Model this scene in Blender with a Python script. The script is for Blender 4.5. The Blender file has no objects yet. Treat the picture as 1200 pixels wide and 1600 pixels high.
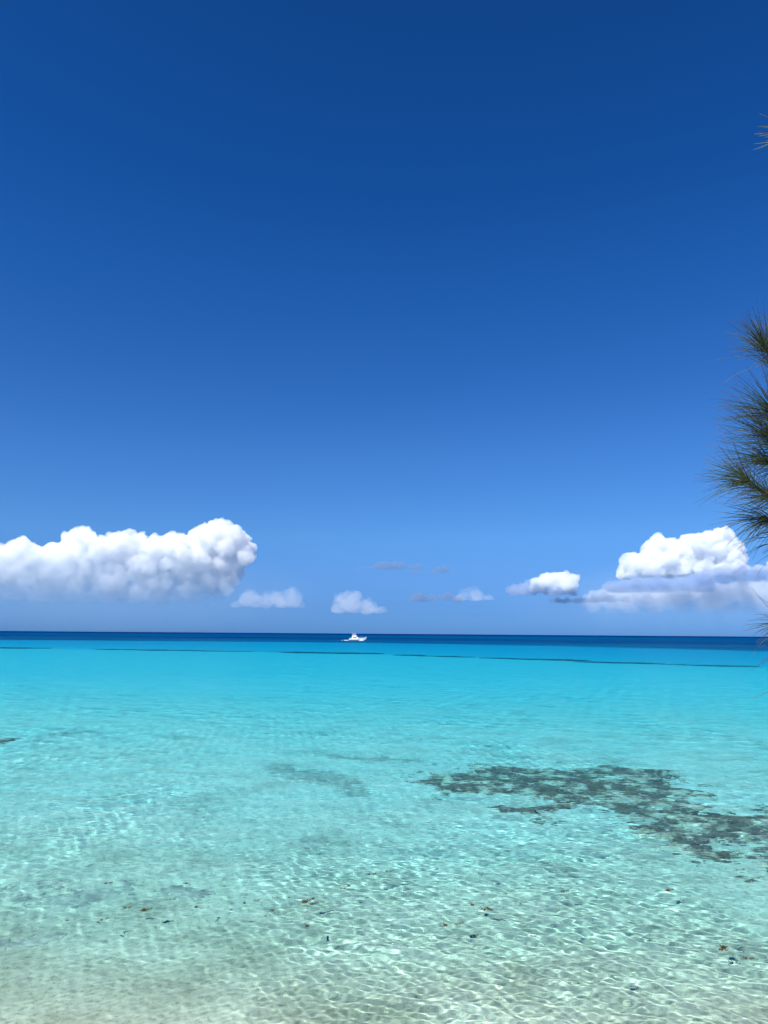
import bpy, bmesh, math, random
import numpy as np
from mathutils import Vector, Matrix, noise as mnoise

C = bpy.context.scene.collection
scene = bpy.context.scene
R = math.radians

# ------------------------------------------------------------------ camera
CAM_H = 5.6
PITCH = 9.35
ROLL = 0.43
cam = bpy.data.cameras.new("camera")
cam.sensor_fit = 'VERTICAL'
cam.sensor_height = 36.0
cam.lens = 26.0
cam.clip_start = 0.05
cam.clip_end = 120000
cam_o = bpy.data.objects.new("camera", cam)
C.objects.link(cam_o)
cam_o.matrix_world = (Matrix.Translation((0, 0, CAM_H)) @ Matrix.Rotation(R(90 + PITCH), 4, 'X')
                      @ Matrix.Rotation(R(ROLL), 4, 'Z'))
scene.camera = cam_o
scene.render.resolution_x, scene.render.resolution_y = 768, 1024

# ------------------------------------------------------------------ sky, sun, exposure
SUN_EL, SUN_AZ = 52.0, 222.0        # azimuth: compass from +Y clockwise (the sun stands behind and to the left)
world = bpy.data.worlds.new("World")
scene.world = world
world.use_nodes = True
wt = world.node_tree
wt.nodes.clear()
w_out = wt.nodes.new("ShaderNodeOutputWorld")
w_bg = wt.nodes.new("ShaderNodeBackground")
w_sky = wt.nodes.new("ShaderNodeTexSky")
w_sky.sky_type = 'NISHITA'
w_sky.sun_disc = False
w_sky.sun_elevation = R(SUN_EL)
w_sky.sun_rotation = R(SUN_AZ)
w_sky.air_density = 1.0
w_sky.dust_density = 0.3
w_sky.ozone_density = 3.0
w_bg.inputs["Strength"].default_value = 0.0925
# clear tropical air: the sky's own colour is deepened by height above the horizon
w_tc = wt.nodes.new("ShaderNodeTexCoord")
w_sep = wt.nodes.new("ShaderNodeSeparateXYZ")
w_ramp = wt.nodes.new("ShaderNodeValToRGB")
w_mul = wt.nodes.new("ShaderNodeMix")
w_mul.data_type = 'RGBA'
w_mul.blend_type = 'MULTIPLY'
w_mul.inputs[0].default_value = 1.0
SKY_RAMP = [(0.0, (0.12, 0.313, 0.92)), (0.005, (0.121, 0.319, 0.907)), (0.038, (0.142, 0.324, 0.807)), (0.073, (0.187, 0.378, 0.799)), (0.128, (0.227, 0.467, 0.825)), (0.23, (0.193, 0.453, 0.827)), (0.328, (0.133, 0.4, 0.8)), (0.442, (0.086, 0.374, 0.793)), (0.541, (0.055, 0.333, 0.743)), (0.625, (0.051, 0.313, 0.7)), (0.695, (0.049, 0.297, 0.654)), (1.0, (0.049, 0.3, 0.66))]
els = w_ramp.color_ramp.elements
while len(els) < len(SKY_RAMP):
    els.new(0.5)
for e, (p, c) in zip(els, SKY_RAMP):
    e.position = p
    e.color = (*c, 1)
wt.links.new(w_tc.outputs["Generated"], w_sep.inputs[0])
wt.links.new(w_sep.outputs["Z"], w_ramp.inputs[0])
wt.links.new(w_sky.outputs[0], w_mul.inputs[6])
wt.links.new(w_ramp.outputs[0], w_mul.inputs[7])
wt.links.new(w_mul.outputs[2], w_bg.inputs["Color"])
wt.links.new(w_bg.outputs[0], w_out.inputs["Surface"])

sun = bpy.data.lights.new("sun", 'SUN')
sun.energy = 5.0
sun.angle = R(0.5)
sun.color = (1.0, 0.96, 0.90)
sun_o = bpy.data.objects.new("sun", sun)
C.objects.link(sun_o)
sd = Vector((math.sin(R(SUN_AZ)) * math.cos(R(SUN_EL)), math.cos(R(SUN_AZ)) * math.cos(R(SUN_EL)), math.sin(R(SUN_EL))))
sun_o.rotation_euler = sd.to_track_quat('Z', 'Y').to_euler()
sun.cycles.is_caustics_light = True

scene.view_settings.view_transform = 'Standard'
scene.view_settings.look = 'None'
scene.view_settings.exposure = 0.7
scene.view_settings.gamma = 1.0
cy = scene.cycles
cy.use_denoising = True
cy.max_bounces = 18
cy.diffuse_bounces = 2
cy.glossy_bounces = 2
cy.transmission_bounces = 6
cy.transparent_max_bounces = 12
cy.volume_bounces = 16
cy.sample_clamp_indirect = 4.0
cy.use_adaptive_sampling = True
cy.adaptive_threshold = 0.02

# ------------------------------------------------------------------ helpers
def tag(o, label=None, cat=None, group=None, kind=None):
    for k, v in (("label", label), ("category", cat), ("group", group), ("kind", kind)):
        if v:
            o[k] = v
    return o

def empty(name, loc=(0, 0, 0), rz=0.0):
    o = bpy.data.objects.new(name, None)
    o.location = loc
    o.rotation_euler = (0, 0, rz)
    o.empty_display_size = 0.2
    C.objects.link(o)
    return o

def link_mesh(name, verts, faces, m=None, parent=None, smooth=False):
    me = bpy.data.meshes.new(name)
    if isinstance(verts, np.ndarray):
        me.from_pydata(verts.tolist(), [], faces.tolist() if isinstance(faces, np.ndarray) else faces)
    else:
        me.from_pydata(verts, [], faces)
    me.update()
    if smooth:
        me.polygons.foreach_set("use_smooth", [True] * len(me.polygons))
    if m:
        me.materials.append(m)
    o = bpy.data.objects.new(name, me)
    C.objects.link(o)
    if parent:
        o.parent = parent
    return o

def mat(name):
    m = bpy.data.materials.new(name)
    m.use_nodes = True
    nt = m.node_tree
    nt.nodes.clear()
    out = nt.nodes.new("ShaderNodeOutputMaterial")
    return m, nt, out

def N(nt, kind, **kw):
    n = nt.nodes.new(kind)
    for k, v in kw.items():
        if k.startswith("i_"):
            n.inputs[k[2:].replace("_", " ")].default_value = v
        else:
            setattr(n, k, v)
    return n

def ramp(nt, stops, src):
    r = nt.nodes.new("ShaderNodeValToRGB")
    e = r.color_ramp.elements
    while len(e) < len(stops):
        e.new(0.5)
    for a, (p, c) in zip(e, stops):
        a.position = p
        a.color = (*c, 1) if len(c) == 3 else c
    nt.links.new(src, r.inputs[0])
    return r

def simple_mat(name, col, rough=0.5, spec=0.5, var=0.0, scale=8.0, metallic=0.0):
    m, nt, out = mat(name)
    b = N(nt, "ShaderNodeBsdfPrincipled")
    b.inputs["Roughness"].default_value = rough
    b.inputs["Metallic"].default_value = metallic
    b.inputs["Specular IOR Level"].default_value = spec
    if var:
        tc = N(nt, "ShaderNodeTexCoord")
        n = N(nt, "ShaderNodeTexNoise", i_Scale=scale, i_Detail=5.0)
        nt.links.new(tc.outputs["Object"], n.inputs["Vector"])
        lo = tuple(c * (1 - var) for c in col)
        hi = tuple(min(1, c * (1 + var)) for c in col)
        r = ramp(nt, [(0.3, lo), (0.7, hi)], n.outputs["Fac"])
        nt.links.new(r.outputs[0], b.inputs["Base Color"])
    else:
        b.inputs["Base Color"].default_value = (*col, 1)
    nt.links.new(b.outputs[0], out.inputs["Surface"])
    return m

def px_dir(px, py):
    """Direction of a point of the photograph (1200 x 1600)."""
    f = 1600 * 26.0 / 36.0
    v = Vector(((px - 600) / f, -(py - 800) / f, -1.0))
    return (cam_o.matrix_world.to_3x3() @ v).normalized()

def px_ground(px, py, z=0.0):
    d = px_dir(px, py)
    t = (z - CAM_H) / d.z
    return Vector((d.x * t, d.y * t, z))

# smooth value noise on numpy arrays, for the terrain and the reef
def _hash(ix, iy, seed):
    h = (ix.astype(np.int64) * 374761393 + iy.astype(np.int64) * 668265263 + seed * 974711) & 0x7fffffff
    h = (h ^ (h >> 13)) * 1274126177 & 0x7fffffff
    return ((h ^ (h >> 16)) & 0xffff) / 65535.0

def vnoise(x, y, seed=0):
    ix, iy = np.floor(x), np.floor(y)
    fx, fy = x - ix, y - iy
    fx, fy = fx * fx * (3 - 2 * fx), fy * fy * (3 - 2 * fy)
    a, b = _hash(ix, iy, seed), _hash(ix + 1, iy, seed)
    c, d = _hash(ix, iy + 1, seed), _hash(ix + 1, iy + 1, seed)
    return (a * (1 - fx) + b * fx) * (1 - fy) + (c * (1 - fx) + d * fx) * fy

def fbm(x, y, octv=4, seed=0):
    s, a, t = 0.0, 1.0, 0.0
    for o in range(octv):
        s = s + a * vnoise(x, y, seed + o * 17)
        t += a
        a *= 0.5
        x, y = x * 2.03 + 3.1, y * 2.03 + 1.7
    return s / t

def sstep(a, b, x):
    t = np.clip((x - a) / (b - a), 0, 1)
    return t * t * (3 - 2 * t)

# ------------------------------------------------------------------ seabed and bank: one sheet
PROFILE_U = [-400, 0.5, 3.0, 6.0, 9.0, 12, 16, 21, 30, 45, 70, 110, 168, 176, 190, 260, 364, 378, 430, 900, 1300, 2400, 60000]
PROFILE_Z = [4.6, 3.95, 3.2, 1.6, 0.0, -0.50, -0.98, -1.22, -1.5, -1.95, -2.8, -3.6, -4.2, -5.3, -6.0, -6.9, -7.8, -10.2, -14.0, -18.0, -12.0, -14.0, -14.0]

def terrain(x, y):
    yl = np.interp(x / np.maximum(y, 1.0), [-0.52, -0.26, -0.026, 0.26, 0.46], [259, 233, 218, 169, 145])
    yd = np.interp(x / np.maximum(y, 1.0), [-0.52, -0.17, 0.0, 0.087, 0.50], [475, 483, 462, 437, 294])
    y1 = y + 0.16 * x * sstep(15, 60, y) * (1 - sstep(70, 110, y))
    s = np.where(y < 110, y1, np.where(y < yl, 110 + (y - 110) / (yl - 110) * 62, np.where(y < yd, 172 + (y - yl) / (yd - yl) * 195, 367 + (y - yd))))
    wob = (fbm(x * 0.05, y * 0.03, 3, 5) - 0.5) * 9 * sstep(60, 150, y) + (fbm(x * 0.012 + 9, y * 0.006, 4, 8) - 0.5) * 420 * sstep(520, 900, y)
    wob = wob + (fbm(x * 0.25, y * 0.25, 3, 2) - 0.5) * 1.6 * sstep(2, 9, y) * (1 - sstep(40, 90, y))
    z = np.interp(s + wob, PROFILE_U, PROFILE_Z)
    bump = (fbm(x * 0.35, y * 0.35, 4, 3) - 0.5) * 0.36 + (fbm(x * 1.6, y * 1.6, 3, 4) - 0.5) * 0.07
    return z + bump * sstep(-4, 3, -z) * (0.35 + 0.65 * sstep(12, 30, y))

def fan(radii, angs, zf):
    r, a = np.meshgrid(radii, angs, indexing='ij')
    x, y = r * np.sin(a), r * np.cos(a)
    z = zf(x, y)
    v = np.stack([x, y, z], -1).reshape(-1, 3)
    nr, na = len(radii), len(angs)
    i = np.arange(nr - 1)[:, None] * na + np.arange(na - 1)[None, :]
    f = np.stack([i, i + 1, i + 1 + na, i + na], -1).reshape(-1, 4)
    return v, f

def angles(fine, lim, step, coarse):
    a = list(np.arange(-fine, fine + 1e-9, step))
    o = list(np.arange(fine + coarse, lim + 1e-9, coarse)) + ([lim] if True else [])
    return np.array([-q for q in reversed(o)] + a + o)

def fast_mesh(name, v, f, m, smooth=True):
    me = bpy.data.meshes.new(name)
    me.vertices.add(len(v))
    me.vertices.foreach_set("co", np.ascontiguousarray(v, dtype=np.float32).ravel())
    me.loops.add(len(f) * 4)
    me.loops.foreach_set("vertex_index", np.ascontiguousarray(f, dtype=np.int32).ravel())
    me.polygons.add(len(f))
    me.polygons.foreach_set("loop_start", np.arange(0, len(f) * 4, 4, dtype=np.int32))
    me.polygons.foreach_set("use_smooth", np.ones(len(f), dtype=bool) if smooth else np.zeros(len(f), dtype=bool))
    me.update(calc_edges=True)
    me.validate()
    me.materials.append(m)
    o = bpy.data.objects.new(name, me)
    C.objects.link(o)
    return o

# sand: pale coral sand, duller and stony inshore, weed on the floor beyond the drop-off
m_sand, nt, out = mat("coral_sand")
tc = N(nt, "ShaderNodeTexCoord")
b = N(nt, "ShaderNodeBsdfDiffuse")
n1 = N(nt, "ShaderNodeTexNoise", i_Scale=0.45, i_Detail=7.0, i_Roughness=0.62)
n2 = N(nt, "ShaderNodeTexNoise", i_Scale=9.0, i_Detail=6.0, i_Roughness=0.72)
nt.links.new(tc.outputs["Object"], n1.inputs["Vector"])
nt.links.new(tc.outputs["Object"], n2.inputs["Vector"])
r1 = ramp(nt, [(0.30, (0.60, 0.55, 0.46)), (0.46, (0.80, 0.74, 0.63)), (0.75, (0.88, 0.82, 0.71))], n1.outputs["Fac"])
r3 = ramp(nt, [(0.34, (0.50, 0.45, 0.33)), (0.47, (0.68, 0.61, 0.46)), (0.60, (0.80, 0.72, 0.55)), (0.78, (0.86, 0.79, 0.62))], n1.outputs["Fac"])
r2 = ramp(nt, [(0.33, (0.55, 0.55, 0.52)), (0.50, (1, 1, 1))], n2.outputs["Fac"])
sp = N(nt, "ShaderNodeSeparateXYZ")
nt.links.new(tc.outputs["Object"], sp.inputs[0])
def mapr(src, a, b_, c=0.0, d=1.0):
    nt = src.id_data
    m = N(nt, "ShaderNodeMapRange", interpolation_type='SMOOTHSTEP')
    for k, v_ in zip(("From Min", "From Max", "To Min", "To Max"), (a, b_, c, d)):
        m.inputs[k].default_value = v_
    nt.links.new(src, m.inputs[0])
    return m.outputs[0]
def mixc(fac, a, b_, blend='MIX'):
    m = N(nt, "ShaderNodeMix", data_type='RGBA', blend_type=blend)
    if isinstance(fac, float):
        m.inputs[0].default_value = fac
    else:
        nt.links.new(fac, m.inputs[0])
    for i, c_ in ((6, a), (7, b_)):
        if isinstance(c_, tuple):
            m.inputs[i].default_value = (*c_, 1)
        else:
            nt.links.new(c_, m.inputs[i])
    return m.outputs[2]
offshore = mapr(sp.outputs["Y"], 13, 30)
c1 = mixc(offshore, r3.outputs[0], r1.outputs[0])
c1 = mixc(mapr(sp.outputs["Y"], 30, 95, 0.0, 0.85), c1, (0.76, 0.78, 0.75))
c2 = mixc(1.0, c1, r2.outputs[0], 'MULTIPLY')
n3 = N(nt, "ShaderNodeTexNoise", i_Scale=0.006, i_Detail=5.0, i_Roughness=0.6)
mp = N(nt, "ShaderNodeMapping")
mp.inputs["Scale"].default_value = (0.35, 1.0, 1.0)
nt.links.new(tc.outputs["Object"], mp.inputs[0])
nt.links.new(mp.outputs[0], n3.inputs["Vector"])
weed_c = ramp(nt, [(0.42, (0.16, 0.46, 0.36)), (0.60, (0.50, 0.74, 0.50))], n3.outputs["Fac"])
deep = mapr(sp.outputs["Z"], -8.3, -11.5)
c3 = mixc(deep, c2, weed_c.outputs[0])
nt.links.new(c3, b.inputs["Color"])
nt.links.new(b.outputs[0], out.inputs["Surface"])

rad = np.concatenate([np.geomspace(0.5, 6, 12), np.geomspace(6.3, 60, 420), np.geomspace(60.7, 1200, 330), np.geomspace(1300, 60000, 30)])
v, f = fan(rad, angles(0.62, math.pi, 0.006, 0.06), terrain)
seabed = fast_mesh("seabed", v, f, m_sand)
tag(seabed, "pale sandy seabed sloping away from the shore", "seabed", kind="structure")
seabed.cycles.is_caustics_receiver = True

# ------------------------------------------------------------------ water
rng = np.random.default_rng(7)
WAVES = []
for i in range(170):
    lam = 0.10 * (4.0 / 0.10) ** (rng.random() ** 2.1)
    ang = rng.normal(0.35, 0.8)              # the breeze blows in along the shore
    k = 2 * math.pi / lam
    slope = 0.0077 * (1.0 if lam < 1.0 else (1.0 / lam) ** 0.25)
    WAVES.append((k * math.sin(ang), k * math.cos(ang), slope / k, rng.random() * 2 * math.pi, lam))

for i in range(34):                          # longer wavelets that still read far out
    lam = 1.6 * (11.0 / 1.6) ** rng.random()
    ang = rng.normal(0.25, 0.5)
    k = 2 * math.pi / lam
    slope = 0.0085 * (2.0 / max(lam, 2.0)) ** 0.4
    WAVES.append((k * math.sin(ang), k * math.cos(ang), slope / k, rng.random() * 2 * math.pi, lam))

def water_z(x, y):
    r = np.sqrt(x * x + y * y)
    step = STEP0 * r * (1 + sstep(50, 90, r))
    mod = 0.45 + 0.85 * sstep(0.25, 0.8, fbm(x * 0.22, y * 0.16, 4, 40))
    z = np.zeros_like(x)
    for kx, ky, a, ph, lam in WAVES:
        g = sstep(2.2, 4.5, lam / step)
        if g.max() > 0:
            z += a * g * np.sin(kx * x + ky * y + ph)
    return z * mod

STEP0 = 0.0026
rad = np.concatenate([np.exp(np.arange(math.log(6.5), math.log(60), STEP0)), np.exp(np.arange(math.log(60.2), math.log(600), 0.005)), np.geomspace(605, 60000, 60)])
v, f = fan(rad, angles(0.55, 1.6, 0.0026, 0.03), water_z)
m_water, nt, out = mat("sea_water")
refr = N(nt, "ShaderNodeBsdfRefraction", i_Roughness=0.0, i_IOR=1.333)
glo = N(nt, "ShaderNodeBsdfGlossy", i_Roughness=0.05)
fre = N(nt, "ShaderNodeFresnel", i_IOR=1.333)
cap = N(nt, "ShaderNodeMapRange")
cap.inputs["From Min"].default_value = 0.0
cap.inputs["From Max"].default_value = 0.30
cap.inputs["To Min"].default_value = 0.01
cap.inputs["To Max"].default_value = 0.10
mixs = N(nt, "ShaderNodeMixShader")
wtc = N(nt, "ShaderNodeTexCoord")
wmp = N(nt, "ShaderNodeMapping")
wmp.inputs["Scale"].default_value = (1.15, 1.9, 1.0)
wmp.inputs["Rotation"].default_value = (0, 0, 0.35)
wn = N(nt, "ShaderNodeTexNoise", i_Scale=1.0, i_Detail=2.0, i_Roughness=0.5)
wsp = N(nt, "ShaderNodeSeparateXYZ")
wfar = mapr(wsp.outputs["Y"], 9, 24, 0.0, 1.0)
wbp = N(nt, "ShaderNodeBump", i_Distance=0.07)
nt.links.new(wtc.outputs["Object"], wsp.inputs[0])
nt.links.new(wtc.outputs["Object"], wmp.inputs[0])
nt.links.new(wmp.outputs[0], wn.inputs["Vector"])
nt.links.new(wn.outputs["Fac"], wbp.inputs["Height"])
nt.links.new(wfar, wbp.inputs["Strength"])
for q_ in (refr, glo, fre):
    nt.links.new(wbp.outputs[0], q_.inputs["Normal"])
nt.links.new(fre.outputs[0], cap.inputs[0])
nt.links.new(cap.outputs[0], mixs.inputs[0])
nt.links.new(refr.outputs[0], mixs.inputs[1])
nt.links.new(glo.outputs[0], mixs.inputs[2])
nt.links.new(mixs.outputs[0], out.inputs["Surface"])
water = fast_mesh("water", v, f, m_water)
tag(water, "clear turquoise sea water with small ripples", "sea", kind="structure")
water.cycles.is_caustics_caster = True
m_body, nt, out = mat("sea_water_body")
va = N(nt, "ShaderNodeVolumeAbsorption", i_Density=1.0)
va.inputs["Color"].default_value = (0.40, 0.917, 0.978, 1)
nt.links.new(va.outputs[0], out.inputs["Volume"])
body = fast_mesh("water_body", v + np.array([0, 0, 0.012]), f, m_body)
body.parent = water
tag(body, kind="structure")

def refracted_floor(px, py):
    """The point of the seabed seen through a flat sea at a point of the photograph."""
    d = px_dir(px, py)
    t = -CAM_H / d.z
    p = Vector((d.x * t, d.y * t, 0))
    n = 1 / 1.333
    ci = -d.z
    k = math.sqrt(1 - n * n * (1 - ci * ci))
    q = Vector((d.x * n, d.y * n, -k))
    z = -1.5
    for i in range(6):
        g = p + q * (z / q.z)
        z = min(float(terrain(np.array([g.x]), np.array([g.y]))[0]), -0.2)
    return p + q * (z / q.z)

# ------------------------------------------------------------------ reefs and weed beds under the water
def growth_mat(name, stops, scale=3.0):
    m, nt, out = mat(name)
    tc = N(nt, "ShaderNodeTexCoord")
    n = N(nt, "ShaderNodeTexNoise", i_Scale=scale, i_Detail=8.0, i_Roughness=0.7)
    nt.links.new(tc.outputs["Object"], n.inputs["Vector"])
    r = ramp(nt, stops, n.outputs["Fac"])
    b = N(nt, "ShaderNodeBsdfDiffuse")
    nt.links.new(r.outputs[0], b.inputs["Color"])
    nt.links.new(b.outputs[0], out.inputs["Surface"])
    return m

m_reef = growth_mat("reef_rock", [(0.30, (0.08, 0.06, 0.06)), (0.40, (0.26, 0.19, 0.12)), (0.47, (0.14, 0.11, 0.105)), (0.53, (0.44, 0.35, 0.25)), (0.60, (0.76, 0.66, 0.53))], 1.3)
m_weed = growth_mat("weedy_rock", [(0.36, (0.36, 0.33, 0.29)), (0.50, (0.50, 0.46, 0.39)), (0.62, (0.66, 0.60, 0.50))], 3.0)
m_ledge = growth_mat("ledge_rock", [(0.3, (0.04, 0.09, 0.11)), (0.7, (0.13, 0.19, 0.19))], 0.3)

def reef(label, strokes, m, res, height=0.35, rough=0.9, nscale=0.9, seed=0, group=None, wmul=1.0, cut=0.0, fine=0.45):
    """strokes: polylines of (px, py, half thickness in px) along which growth stands on the floor."""
    P = []
    for st in strokes:
        for k in range(len(st) - 1):
            a, b_ = st[k], st[k + 1]
            n = max(2, int(abs(b_[0] - a[0]) / 8))
            for i in range(n):
                t = i / n
                px, py, w = (a[j] * (1 - t) + b_[j] * t for j in range(3))
                g = refracted_floor(px, py)
                P.append((g.x, g.y, w * (g.y * g.y) / (CAM_H * PXF0) * wmul))
    P = np.array(P)
    x0, x1 = P[:, 0].min() - P[:, 2].max() * 1.5, P[:, 0].max() + P[:, 2].max() * 1.5
    y0, y1 = P[:, 1].min() - P[:, 2].max() * 1.6, P[:, 1].max() + P[:, 2].max() * 1.6
    nx, ny = max(8, int((x1 - x0) / res)), max(8, int((y1 - y0) / res))
    X, Y = np.meshgrid(np.linspace(x0, x1, nx), np.linspace(y0, y1, ny))
    M = np.full(X.shape, -9.0)
    for cx, cy, w in P:
        M = np.maximum(M, 1 - np.sqrt(((X - cx)) ** 2 + (Y - cy) ** 2) / w)
    M = np.clip(M, -1.5, 0.8) + (fbm(X * nscale * 0.75, Y * nscale, 5, seed) - 0.52) * 2.6 * rough + (fbm(X * nscale * 3, Y * nscale * 5, 4, seed + 9) - 0.5) * 2.4 * fine - cut
    Z = terrain(X, Y)
    H = height * (0.25 + 0.75 * fbm(X * nscale * 2.2, Y * nscale * 2.2, 4, seed + 50) * 1.6)
    Zr = Z + np.where(M > 0, H * np.clip(M * 2.5, 0, 1) + 0.012, -0.012 + 0.4 * height * np.clip(M, -0.1, 0))
    keep = M > -0.06
    idx = np.arange(nx * ny).reshape(ny, nx)
    kf = keep[:-1, :-1] | keep[1:, :-1] | keep[:-1, 1:] | keep[1:, 1:]
    f = np.stack([idx[:-1, :-1][kf], idx[:-1, 1:][kf], idx[1:, 1:][kf], idx[1:, :-1][kf]], -1)
    if not len(f):
        return None
    used, inv = np.unique(f, return_inverse=True)
    V = np.stack([X, Y, Zr], -1).reshape(-1, 3)[used]
    o = fast_mesh("reef", V, inv.reshape(-1, 4), m)
    o.cycles.is_caustics_receiver = True
    tag(o, label, "reef", group)
    return o

PXF0 = 1600 * 26.0 / 36.0
reef("large dark brown reef patch under clear water, running out to the right edge",
     [[(692, 1232, 3), (722, 1230, 6), (760, 1226, 14), (830, 1224, 20), (900, 1232, 20), (960, 1244, 14), (1010, 1264, 17), (1080, 1277, 17), (1150, 1287, 18), (1260, 1294, 24)],
      [(790, 1262, 7), (840, 1265, 11), (875, 1258, 7)],
      [(830, 1212, 6), (900, 1207, 4), (970, 1205, 7), (1000, 1213, 10), (1030, 1232, 9), (1105, 1243, 3)],
      [(1010, 1296, 8), (1090, 1318, 15), (1150, 1335, 20), (1260, 1360, 26)]], m_reef, 0.04, 0.18, 0.85, 0.8, 11, cut=0.0, fine=0.8)
reef("faint grey-green weedy patch of seabed left of the large dark reef", [[(436, 1200, 4), (470, 1210, 8), (520, 1222, 8), (560, 1240, 4)], [(500, 1180, 3), (600, 1187, 4), (660, 1190, 3)]],
     m_weed, 0.05, 0.025, 1.0, 1.2, 23, cut=0.35, fine=0.9)
reef("small dark reef patch cut off by the left edge of the view", [[(-40, 1155, 4), (8, 1156, 2.5)]], m_reef, 0.08, 0.25, 0.7, 0.8, 31)
reef("thin faint weedy streak on pale seabed, just right of the small cut off reef", [[(92, 1147, 2), (140, 1142, 2)]], m_weed, 0.1, 0.025, 0.8, 0.8, 35, cut=0.1, fine=0.8)
reef("broad stony weedy patch in the near shallows by the lower left edge", [[(-10, 1386, 8), (60, 1392, 14), (120, 1412, 12), (200, 1385, 6)], [(270, 1390, 6), (330, 1396, 8)]],
     m_weed, 0.03, 0.025, 1.0, 2.2, 43, cut=0.32, fine=0.8)
reef("low rock ledge in the nearest shallows at the lower left edge", [[(-20, 1476, 7), (40, 1474, 6), (95, 1464, 3)]], m_weed, 0.02, 0.025, 0.8, 2.4, 51, cut=0.1, fine=0.8)
reef("small dark weedy tuft of rock in the near shallows at lower centre", [[(560, 1476, 3), (600, 1478, 5), (640, 1480, 3)]], m_weed, 0.02, 0.025, 0.9, 3.0, 57, cut=0.1, fine=0.8)
reef("faint weedy streak in the near shallows at lower right", [[(985, 1468, 2), (1010, 1470, 4), (1040, 1478, 4), (1090, 1490, 2)]], m_weed, 0.02, 0.025, 0.9, 2.6, 63, cut=0.25, fine=0.8)
G_L = "thin dark reef ledges along the edge of the turquoise shallows"
for i, (st, lab) in enumerate([
        ([(-30, 1011.5, 1.1), (60, 1013, 1.0)], "thin dark reef streak far out, leftmost of the broken line at the left edge"),
        ([(172, 1014.5, 0.9), (250, 1016, 1.1), (385, 1018, 0.9)], "long thin dark reef streak far out below the long cloud bank"),
        ([(432, 1018.6, 1.0), (500, 1020, 1.8), (568, 1021.2, 1.2)], "thick dark reef streak far out just below the white yacht"),
        ([(638, 1024, 0.9), (720, 1026.5, 1.0)], "short thin dark reef streak far out, first to the right of the yacht"),
        ([(775, 1028.2, 1.0), (830, 1030, 1.6), (900, 1032, 1.5)], "dark reef streak far out, second to the right of the yacht"),
        ([(922, 1034.3, 1.2), (985, 1036, 1.8), (1080, 1039, 1.4)], "longest and thickest dark reef streak far out on the right, below the tall cloud"),
        ([(1104, 1040, 0.9), (1162, 1041, 1.2)], "short dark reef streak far out, rightmost of the broken line by the pine")]):
    reef(lab, [st], m_ledge, 0.9, 0.9, 0.6, 0.08, 71 + i, G_L, wmul=0.75, cut=0.12)

# ------------------------------------------------------------------ clouds: real volumes of vapour standing kilometres out
def vapour(name, dens, col=(0.975, 0.985, 1.0), z0=0.0, z1=1.0, low=1.0, size=220.0, holes=0.5, het=True):
    """Scattering vapour: uneven, and thinner (times low) below z0 metres over the base than above z1."""
    m, nt, out = mat(name)
    vs = N(nt, "ShaderNodeVolumePrincipled")
    vs.inputs["Absorption Color"].default_value = (0, 0, 0, 1)
    vs.inputs["Color"].default_value = (*col, 1)
    vs.inputs["Density"].default_value = dens
    if het:
        tc = N(nt, "ShaderNodeTexCoord")
        sp = N(nt, "ShaderNodeSeparateXYZ")
        n = N(nt, "ShaderNodeTexNoise", i_Scale=1.0 / size, i_Detail=3.0, i_Roughness=0.6)
        nt.links.new(tc.outputs["Object"], sp.inputs[0])
        nt.links.new(tc.outputs["Object"], n.inputs["Vector"])
        a = mapr(sp.outputs["Z"], z0, z1, low * dens, dens)
        h = mapr(n.outputs["Fac"], 0.5 - holes * 0.35, 0.5 + 0.08, 1 - holes, 1.0)
        mu = N(nt, "ShaderNodeMath", operation='MULTIPLY')
        nt.links.new(a, mu.inputs[0])
        nt.links.new(h, mu.inputs[1])
        nt.links.new(mu.outputs[0], vs.inputs["Density"])
        m.cycles.volume_step_rate = 0.35
    nt.links.new(vs.outputs[0], out.inputs["Volume"])
    t = N(nt, "ShaderNodeBsdfTransparent")
    rgb = N(nt, "ShaderNodeRGB")
    rgb.outputs[0].default_value = (0.999, 0.999, 0.999, 1)
    nt.links.new(rgb.outputs[0], t.inputs[0])
    nt.links.new(t.outputs[0], out.inputs["Surface"])
    return m

_ico = {}
def ico_data(sub):
    if sub not in _ico:
        bm = bmesh.new()
        bmesh.ops.create_icosphere(bm, subdivisions=sub, radius=1.0)
        _ico[sub] = (np.array([v.co[:] for v in bm.verts]), np.array([[v.index for v in f.verts] for f in bm.faces]))
        bm.free()
    return _ico[sub]

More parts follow.
